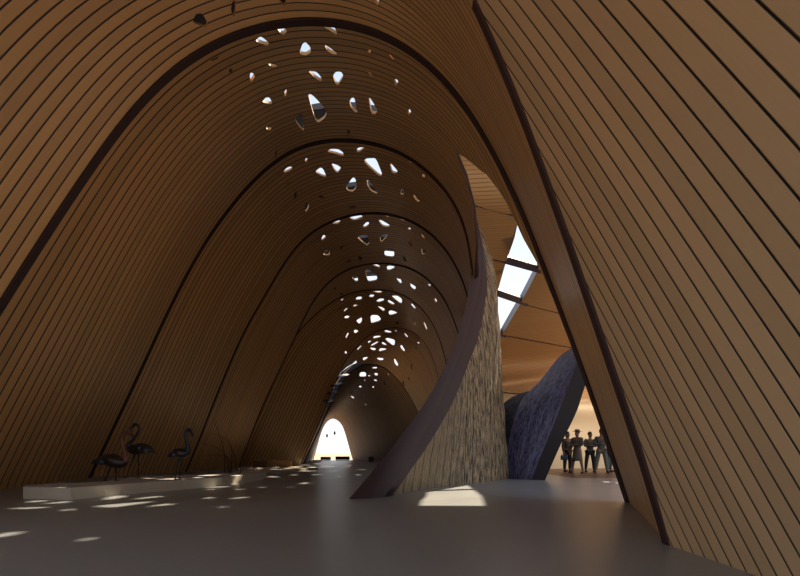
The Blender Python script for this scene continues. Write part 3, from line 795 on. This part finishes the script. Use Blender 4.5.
def loc(px, py, ox, oy, Y): return ((px-ox)/FPX*Y, (oy-py)/FPX*Y)
def fl(label, fx, fy, pts, rad, wing, legs, split, nm):
    foot = F(fx, fy, ph); Y = foot.y
    q = lambda x, y: loc(x, y, fx, fy, Y)
    w0 = q(*wing[0]); w1 = q(*wing[1])
    lg = [(*q(a, b), *q(c, d), q(f, fy)[0], dy) for a, b, c, d, f, dy in legs]
    return flamingo(label, foot, Y, [q(*p) for p in pts], rad, (w0, w1, wing[2], wing[3]), lg, split, nm)
RB = [(.012, .012), (.07, .05), (.12, .10), (.14, .135), (.12, .115), (.07, .07), (.042, .045), (.036, .036), (.033, .033), (.032, .032), (.032, .032), (.036, .038), (.042, .045), (.03, .028)]
fl('bronze flamingo figure facing right at the near end of the plinth, reddish neck', 110, 481, [(91.5, 463.5), (97, 461.5), (105, 459.5), (113, 460.5), (120, 462.5), (125.5, 460.5), (125.2, 454), (123.5, 447), (121.8, 440), (123, 434.5), (126.5, 432.2), (129.5, 432.8), (131, 434.2)],
   [RB[0], RB[1], RB[2], RB[3], RB[4], RB[5], RB[6], RB[7], RB[8], RB[9], RB[10], RB[12], RB[13]], ((94, 462.5), (119, 459), .085, .13), [(112, 465, 109, 473, 106, -.05), (115.5, 465, 115, 473, 114.3, .05)], 5, m_pink)
fl('dark bronze flamingo figure facing left behind the reddish one, tail to the right', 133, 478, [(155.5, 452.5), (152, 450), (147, 448), (141, 448.5), (134.5, 449.5), (129.8, 448.5), (129.5, 444), (133, 440), (137, 434.5), (139, 429.5), (138, 425.5), (135, 424.5), (132.3, 427)],
   [(.02, .03), (.035, .035), (.10, .085), (.145, .125), (.12, .11), (.075, .07), (.045, .048), (.038, .038), (.034, .034), (.033, .033), (.034, .034), (.045, .045), (.032, .03)], ((153, 451), (133, 447), .085, .14), [(135.5, 453, 131.5, 466, 127.5, -.06), (138, 453, 137.5, 465, 137, .06)], 5, m_fl)
fl('slim dark flamingo figure facing right in the middle of the plinth, bluish neck', 178, 479.4, [(168.5, 457), (171.5, 454.5), (176, 453), (180, 453.3), (184, 453.5), (187.6, 451.5), (187.3, 445), (186, 438.5), (185.3, 434), (186.3, 430.8), (188.5, 429.8), (190, 430.4), (190.8, 432)],
   [(.012, .012), (.05, .045), (.11, .09), (.13, .11), (.11, .095), (.07, .065), (.042, .044), (.036, .036), (.033, .033), (.032, .032), (.034, .036), (.042, .042), (.03, .028)], ((170, 455.5), (184, 452.5), .075, .12), [(179.5, 457.5, 178, 468, 176, -.04), (181, 457.5, 179.3, 468, 178.2, .04)], 5, m_fl2)

# dry reeds standing on the plinth
reed = F(229, 472.9, ph)
rd = empty('dry_reed_plant', reed, 'thin dry reeds arching from the far end of the white plinth', 'plant')
m_reed = simple('dry_reed', (58, 42, 32), .8, .2, 8)
for st in ([(224.7, 473), (224.5, 462), (224, 452), (220, 437), (214, 420)], [(229, 473), (227.5, 462), (223.6, 453), (214, 446.5), (203, 443.5)], [(236, 472), (235.6, 462), (234, 454), (228, 441), (218, 435), (210, 434)],
           [(232, 473), (231, 464), (226, 456), (218, 455), (207, 455)], [(240.3, 472), (240.8, 462), (243, 452), (245, 446)], [(229.5, 473), (232, 460), (231, 448), (226, 436)]):
    Yb = (CAMH-ph)*FPX/(st[0][1]-HZ) if st[0][1] > 472.4 else reed.y
    pts = [W(x, y, reed.y+(i*.06 if len(st) > 4 else 0)) for i, (x, y) in enumerate(st)]; pts[0].z = ph-.01
    mb = MB(); c = smooth_curve(pts, 16); tube(mb, c, [.013-.009*i/15 for i in range(16)], 6); mb.build('stem', m_reed, rd)

# ------------------------------------------------------------------ block seats
m_blk = simple('dark_brown_block', (74, 50, 36), .6, .15, 4, stretch=(1, 1, 6))
m_blk2 = simple('tan_block', (150, 112, 66), .6, .1, 4, stretch=(1, 1, 6))
def block(name, label, cat, x0, x1, yb, h, d, mat, group=None, zb=0):
    a = F(x0, yb, zb); b = F(x1, yb, zb); w = b.x-a.x
    e = empty(name, ((a.x+b.x)/2, a.y+d/2, zb), label, cat, group)
    mb = MB(); box(mb, (e.location.x, e.location.y, zb+h*.5+.04), (w, d, h-.04-.04), bev=.02); mb.build('seat_block', mat, e, smooth=False)
    mb = MB(); box(mb, (e.location.x, e.location.y, zb+.0225), (w-.1, d-.1, .045)); mb.build('plinth_foot', m_mull, e, smooth=False)
    return e
block('cube_seat', 'small dark brown cube seat beside the left wall past the plinth', 'seat', 253, 264.3, 469.3, .46, .6, m_blk, zb=.0)
block('bench', 'brown block bench beside the left wall, right of the dark cube seat', 'bench', 265.2, 291.5, 468.6, .46, .6, m_blk2)
block('bench', 'dark square block bench in front of the bright far arch', 'bench', 320.5, 330, 460.6, .42, .8, m_blk, 'benches at the far arch')
block('bench', 'longer brown block bench at the right side of the far arch', 'bench', 335.5, 349, 460.6, .46, .8, m_blk, 'benches at the far arch')
block('bench', 'lowest dark bench near the left foot of the far dark rib', 'bench', 312.5, 320.5, 462.2, .2, .8, m_blk, 'benches at the far arch')
block('cube_seat', 'lone dark cube seat by the far right wall left of the fin', 'seat', 368.5, 373.6, 462.3, .5, .5, m_blk)

# two hanging ornaments in the far arch
for px, py, lb in ((327, 435.5, 'dark hanging ornament on a thin wire in the far arch, the lower left one'), (334.7, 432.8, 'dark hanging ornament on a thin wire in the far arch, the higher right one')):
    p = W(px, py, 61.0); zt = 5.1
    e = empty('hanging_ornament', p, lb, 'ornament', 'ornaments in the far arch')
    # the wire reaches the crown of the far shell
    u, v = i7(px, 416.0 if px > 330 else 420.0); tp = Vector((p.x, p.y, S7(u, v).z))
    best = min((S7(a/100, (61-44)/(63-44)) for a in range(20, 80)), key=lambda q: abs(q.x-p.x)+(0 if q.z > p.z else 9))
    mb = MB(); tube(mb, [p+Vector((0, 0, .2)), Vector((p.x, p.y, best.z+.05))], .015, 5); mb.build('wire', m_leg, e)
    mb = MB(); tube(mb, [p+Vector((0, 0, z)) for z in (.2, .15, .05, -.1, -.2, -.24)], [.02, .07, .11, .12, .07, .02], 10); mb.build('ornament_body', m_beak, e)

# ------------------------------------------------------------------ two small floor lights and their fittings
m_rim = simple('steel_rim', (150, 145, 138), .4, .05, 8, metal=.6)
ml, nt, b = newmat('floor_lamp_glow'); b.inputs['Emission Color'].default_value = (1, .85, .7, 1); b.inputs['Emission Strength'].default_value = .6; b.inputs['Base Color'].default_value = (.8, .75, .7, 1)
for px, py, lb in ((606, 482.5, 'small round light set in the floor in front of the visitors'), (619, 483.7, 'small round light set in the floor beside the foot of the striped pier')):
    p = F(px, py)
    e = empty('floor_light', p, lb, 'light', 'lights set in the floor')
    mb = MB(); tube(mb, [p, p+Vector((0, 0, .012))], .12, 20); mb.build('rim', m_rim, e)
    mb = MB(); tube(mb, [p+Vector((0, 0, .008)), p+Vector((0, 0, .018))], .095, 20); mb.build('lens', ml, e)

# ------------------------------------------------------------------ visitors
m_skin = simple('skin', (128, 92, 74), .6, .05, 8)
m_hair = simple('dark_hair', (30, 24, 22), .6, .1, 20)
def cloth(n, c): return simple(n, c, .85, .1, 12)
def skinobj(name, chains, mat, parent, sub=2):
    """chains: list of [(x,y,z,r), ...]; points shared by position are welded"""
    vs = []; rs = []; es = []; idx = {}
    for ch in chains:
        prev = None
        for (x, y, z, r) in ch:
            k = (round(x, 3), round(y, 3), round(z, 3))
            if k not in idx: idx[k] = len(vs); vs.append((x, y, z)); rs.append(r)
            c = idx[k]
            if prev is not None and prev != c: es.append((prev, c))
            prev = c
    me = bpy.data.meshes.new(name); me.from_pydata(vs, es, []); me.materials.append(mat)
    o = bpy.data.objects.new(name, me); COL.objects.link(o); o.parent = parent
    md = o.modifiers.new('Skin', 'SKIN'); md.use_smooth_shade = True
    sv = me.skin_vertices[0].data
    for i, r in enumerate(rs):
        rr = r if isinstance(r, tuple) else (r, r)
        sv[i].radius = rr; sv[i].use_root = (i == 0)
    s = o.modifiers.new('Subdivision', 'SUBSURF'); s.levels = 1; s.render_levels = sub
    return o
def person(label, px, py, H, rz, arms, shirt, legs_c, hair='short', dress=None, hat=None, bag=None, stance=.1):
    p = F(px, py); e = empty('person', p, label, 'person', 'visitors at the back wall'); e.rotation_euler = (0, 0, rz)
    s = H/1.75
    WX = 1.16
    T = lambda x, y, z, r: (x*s*WX, y*s, z*s, tuple(q*s*WX for q in r) if isinstance(r, tuple) else r*s*1.1)
    pelvis = T(0, 0, .95, (.13, .10)); waist = T(0, 0, 1.10, (.125, .095)); chest = T(0, 0, 1.30, (.15, .11)); neckb = T(0, 0, 1.46, (.07, .065))
    neck = T(0, -.01, 1.52, .05); head0 = T(0, -.02, 1.58, (.07, .08)); head1 = T(0, -.02, 1.66, (.08, .098)); head2 = T(0, -.01, 1.73, (.05, .06))
    chains = [[pelvis, waist, chest, neckb, neck, head0, head1, head2]]
    legpts = []; armpts = []
    for sd in (-1, 1):
        hip = T(sd*.09, 0, .88, .095); knee = T(sd*(.09+stance*.3), -.02*sd, .49, .062); ank = T(sd*(.09+stance*.5), .02, .09, .042); toe = T(sd*(.10+stance*.6), -.13, .035, (.04, .03)); heel = T(sd*(.09+stance*.5), .03, .05, .038)
        chains.append([pelvis, hip, knee, ank, toe]); legpts.append((hip, knee, ank, toe))
    for sd, ar in zip((-1, 1), arms):
        sh = T(sd*.18, 0, 1.41, .058); el = T(*ar[0], .043); wr = T(*ar[1], .03); hd = T(*ar[2], (.035, .02))
        chains.append([chest, sh, el, wr, hd]); armpts.append((sh, el, wr, hd))
        d = (Vector(hd[:3])-Vector(wr[:3])).normalized(); side = d.cross(Vector((0, 1, 0)))
        side = side.normalized() if side.length > .1 else Vector((1, 0, 0))
        for q, ln in ((-1.5, .06), (-.5, .075), (.5, .08), (1.5, .07)):
            b0 = Vector(hd[:3])+side*q*.018*s; f1 = b0+d*ln*.55*s; f2 = b0+d*ln*s+Vector((0, -.012, -.012))*s
            chains.append([hd, (*f1, .009*s), (*f2, .008*s)])
        th = Vector(wr[:3]).lerp(Vector(hd[:3]), .5)+side*-.03*s; t2 = th+d*.045*s-side*.015*s
        chains.append([wr, (*th, .011*s), (*t2, .009*s)])
    skinobj('body', chains, m_skin, e, 1)
    g = 1.16
    up = lambda c, k=g: (c[0], c[1], c[2], tuple(q*k for q in c[3]) if isinstance(c[3], tuple) else c[3]*k)
    tc = [[T(0, 0, .84, (.16, .13)), up(pelvis, 1.15), up(waist), up(chest), up((neckb[0], neckb[1], neckb[2]-.02*s, neckb[3]), .95)]]
    for (sh, el, wr, hd) in armpts: tc.append([up(chest), up(sh, 1.25), up(el, 1.35), up(wr, 1.3)])
    skinobj('jacket', tc, shirt, e, 1)
    if dress:
        mb = MB()
        tube(mb, [Vector((0, 0, z*s))+e.location for z in (1.15, 1.0, .85, .62, .5)], [(.135*s, .11*s), (.155*s, .125*s), (.185*s, .15*s), (.22*s, .18*s), (.235*s, .19*s)], 18, up=(0, 1, 0))
        mb.build('skirt', dress, e)
    else:
        lc = []
        for (hip, knee, ank, toe) in legpts: lc.append([up(pelvis, 1.05), up(hip, 1.08), up(knee, 1.35), (ank[0], ank[1], ank[2]+.01, .062*s)])
        skinobj('trousers', lc, legs_c, e, 1)
    for (hip, knee, ank, toe) in legpts:
        mb = MB(); a = Vector(ank[:3]); t = Vector(toe[:3])
        tube(mb, [e.location+Vector((a.x, a.y+.05*s, .045*s)), e.location+Vector((a.x, a.y-.03*s, .055*s)), e.location+Vector((t.x, t.y, .04*s)), e.location+Vector((t.x, t.y-.05*s, .03*s))], [(.036*s, .04*s), (.046*s, .054*s), (.046*s, .038*s), (.025*s, .022*s)], 10, up=(0, 0, 1))
        mb.build('shoe', m_beak, e)
    # face: nose, eyes, mouth, ears
    mb = MB(); hc = Vector((0, -.02*s, 1.655*s))+e.location
    tube(mb, [hc+Vector((0, -.085, .02))*s, hc+Vector((0, -.115, -.015))*s, hc+Vector((0, -.09, -.025))*s], [.008*s, .014*s, .008*s], 6); mb.build('nose', m_skin, e)
    for sd in (-1, 1):
        mb = MB(); tube(mb, [hc+Vector((sd*.032, -.083, .02))*s, hc+Vector((sd*.032, -.094, .02))*s], [.012*s, .007*s], 8); mb.build('eye', m_beak, e)
        mb = MB(); tube(mb, [hc+Vector((sd*.078, 0, .025))*s, hc+Vector((sd*.09, .005, .0))*s, hc+Vector((sd*.078, 0, -.03))*s], [.008*s, .016*s, .007*s], 6); mb.build('ear', m_skin, e)
    mb = MB(); tube(mb, [hc+Vector((-.025, -.088, -.045))*s, hc+Vector((0, -.094, -.047))*s, hc+Vector((.025, -.088, -.045))*s], [.004*s, .007*s, .004*s], 6); mb.build('mouth', simple('lips', (110, 60, 54), .5), e)
    mb = MB(); hz = hc+Vector((0, .018, .035))*s
    pr = [(.112, .004), (.105, .05), (.08, .082), (.045, .1), (0., .107)]
    if hair == 'long': pr = pr+[(-.06, .1), (-.13, .085), (-.19, .05)]
    else: pr = pr+[(-.05, .09), (-.085, .06)]
    tube(mb, [hz+Vector((0, .012 if z > 0 else .03, z))*s for z, r in pr], [(r*.88*s, r*s*(1 if z > -.02 else .72)) for z, r in pr], 16, up=(0, 1, 0)); mb.build('hair', m_hair, e)
    if hat:
        mb = MB(); tube(mb, [hc+Vector((0, .01, z))*s for z in (.06, .065, .075, .12, .15, .155)], [(.19*s, .21*s), (.19*s, .21*s), (.108*s, .118*s), (.10*s, .11*s), (.075*s, .085*s), (.01, .01)], 20, up=(0, 1, 0)); mb.build('hat', hat, e)
    if bag:
        hd = armpts[bag[0]][3]; c = Vector(hd[:3])+e.location
        h = empty('handbag', c-Vector((0, 0, .32)), bag[2], 'bag'); 
        ca, sa = math.cos(rz), math.sin(rz); v = Vector(hd[:3]); c = e.location+Vector((v.x*ca-v.y*sa, v.x*sa+v.y*ca, v.z)); h.location = c-Vector((0, 0, .30))
        mb = MB(); box(mb, c-Vector((0, 0, .19)), (.3, .1, .21), bev=.02); mb.build('bag_body', bag[1], h)
        mb = MB(); tube(mb, [c+Vector((x, 0, z)) for x, z in ((-.1, -.09), (-.08, -.01), (0, .03), (.08, -.01), (.1, -.09))], .012, 6); mb.build('bag_handle', bag[1], h)
    return e
dn = lambda sd: ((sd*.24, .02, 1.14), (sd*.25, -.06, .9), (sd*.25, -.08, .82))
cross = lambda sd: ((sd*.24, -.06, 1.15), (sd*-.02, -.2, 1.16), (sd*-.09, -.2, 1.17))
chin = lambda sd: ((sd*.23, -.08, 1.15), (sd*.1, -.2, 1.32), (sd*.06, -.19, 1.39))
person('visitor in dark brown jacket and black trousers carrying a blue bag, leftmost of the group', 567.5, 471.8, 1.78, .5, (dn(-1), cross(1)), cloth('brown_grey_jacket', (74, 66, 58)), cloth('black_trousers', (34, 32, 34)), hair='long', bag=(0, cloth('blue_bag', (62, 84, 104)), 'small blue handbag hanging from the hand of the leftmost visitor'))
person('visitor wearing a brimmed hat and knee-length grey coat dress, second from the left', 577.3, 473, 1.80, -.9, (dn(-1), cross(1)), cloth('grey_coat', (92, 84, 74)), None, dress=cloth('grey_skirt', (92, 84, 74)), hat=cloth('felt_hat', (86, 76, 66)), stance=.25)
person('visitor with folded arms in grey-green top and dark trousers, third from the left', 590, 472, 1.76, .1, (cross(-1), cross(1)), cloth('greygreen_top', (76, 82, 78)), cloth('dark_trousers', (42, 44, 46)), stance=.15)
person('tall visitor in grey shirt and pale trousers standing beside the striped pier', 601.5, 472.8, 1.86, -.3, (cross(-1), dn(1)), cloth('grey_shirt', (80, 86, 84)), cloth('pale_trousers', (104, 106, 98)), stance=.2)
person('visitor in dark green top half hidden behind the striped pier, rightmost of the group', 609.5, 472.2, 1.72, .9, (dn(-1), chin(1)), cloth('dark_green_top', (52, 60, 48)), cloth('greygreen_trousers', (78, 92, 84)), hair='long')

# ------------------------------------------------------------------ light
wd = bpy.data.worlds.new('World'); scn.world = wd; wd.use_nodes = True
nt = wd.node_tree; bg = nt.nodes['Background']
tc = nd(nt, 'ShaderNodeTexCoord'); sp = nd(nt, 'ShaderNodeSeparateXYZ'); nt.links.new(tc.outputs['Generated'], sp.inputs[0])
rp = nd(nt, 'ShaderNodeValToRGB'); nt.links.new(sp.outputs[2], rp.inputs[0])
rp.color_ramp.elements[0].position = 0; rp.color_ramp.elements[0].color = (1.0, .99, .97, 1)
rp.color_ramp.elements[1].position = .75; rp.color_ramp.elements[1].color = (.44, .58, .82, 1)
e_ = rp.color_ramp.elements.new(.3); e_.color = (.80, .88, .98, 1)
nt.links.new(rp.outputs[0], bg.inputs[0]); bg.inputs[1].default_value = .88
sd = bpy.data.lights.new('sun', 'SUN'); sd.energy = 8; sd.angle = math.radians(.8); sd.color = (1, .82, .6)
so = bpy.data.objects.new('sun', sd); COL.objects.link(so)
so.rotation_euler = Vector((.54, 1, 1.35)).to_track_quat('Z', 'Y').to_euler(); so.location = (10, 20, 30)

ld = bpy.data.lights.new('added_wall_fill', 'AREA'); ld.shape = 'RECTANGLE'; ld.size = 3; ld.size_y = .2; ld.energy = 60; ld.color = (1, .98, .94)  # unseen fill light added to brighten the back wall of the side hall
lo = bpy.data.objects.new('added_wall_fill', ld); COL.objects.link(lo); lo.location = (10.6, 25.2, 3.3)
lo.rotation_euler = (Vector((10.6, 25.2, 3.3))-Vector((10.2, 28.6, 1.6))).to_track_quat('Z', 'Y').to_euler()
cd = bpy.data.cameras.new('camera'); cam = bpy.data.objects.new('camera', cd); COL.objects.link(cam); scn.camera = cam
cam.location = (0, 0, CAMH); cam.rotation_euler = (PI/2, 0, 0)
cd.sensor_width = 36; cd.lens = 36*FPX/800; cd.shift_y = (HZ-288)/800; cd.clip_end = 5000; cd.clip_start = .05
scn.view_settings.view_transform = 'Standard'; scn.view_settings.look = 'None'; scn.view_settings.gamma = 1; scn.view_settings.exposure = .5
scn.cycles.use_denoising = True; scn.cycles.max_bounces = 12; scn.cycles.diffuse_bounces = 9; scn.cycles.volume_bounces = 1; scn.cycles.volume_step_rate = 4
scn.cycles.sample_clamp_indirect = 6
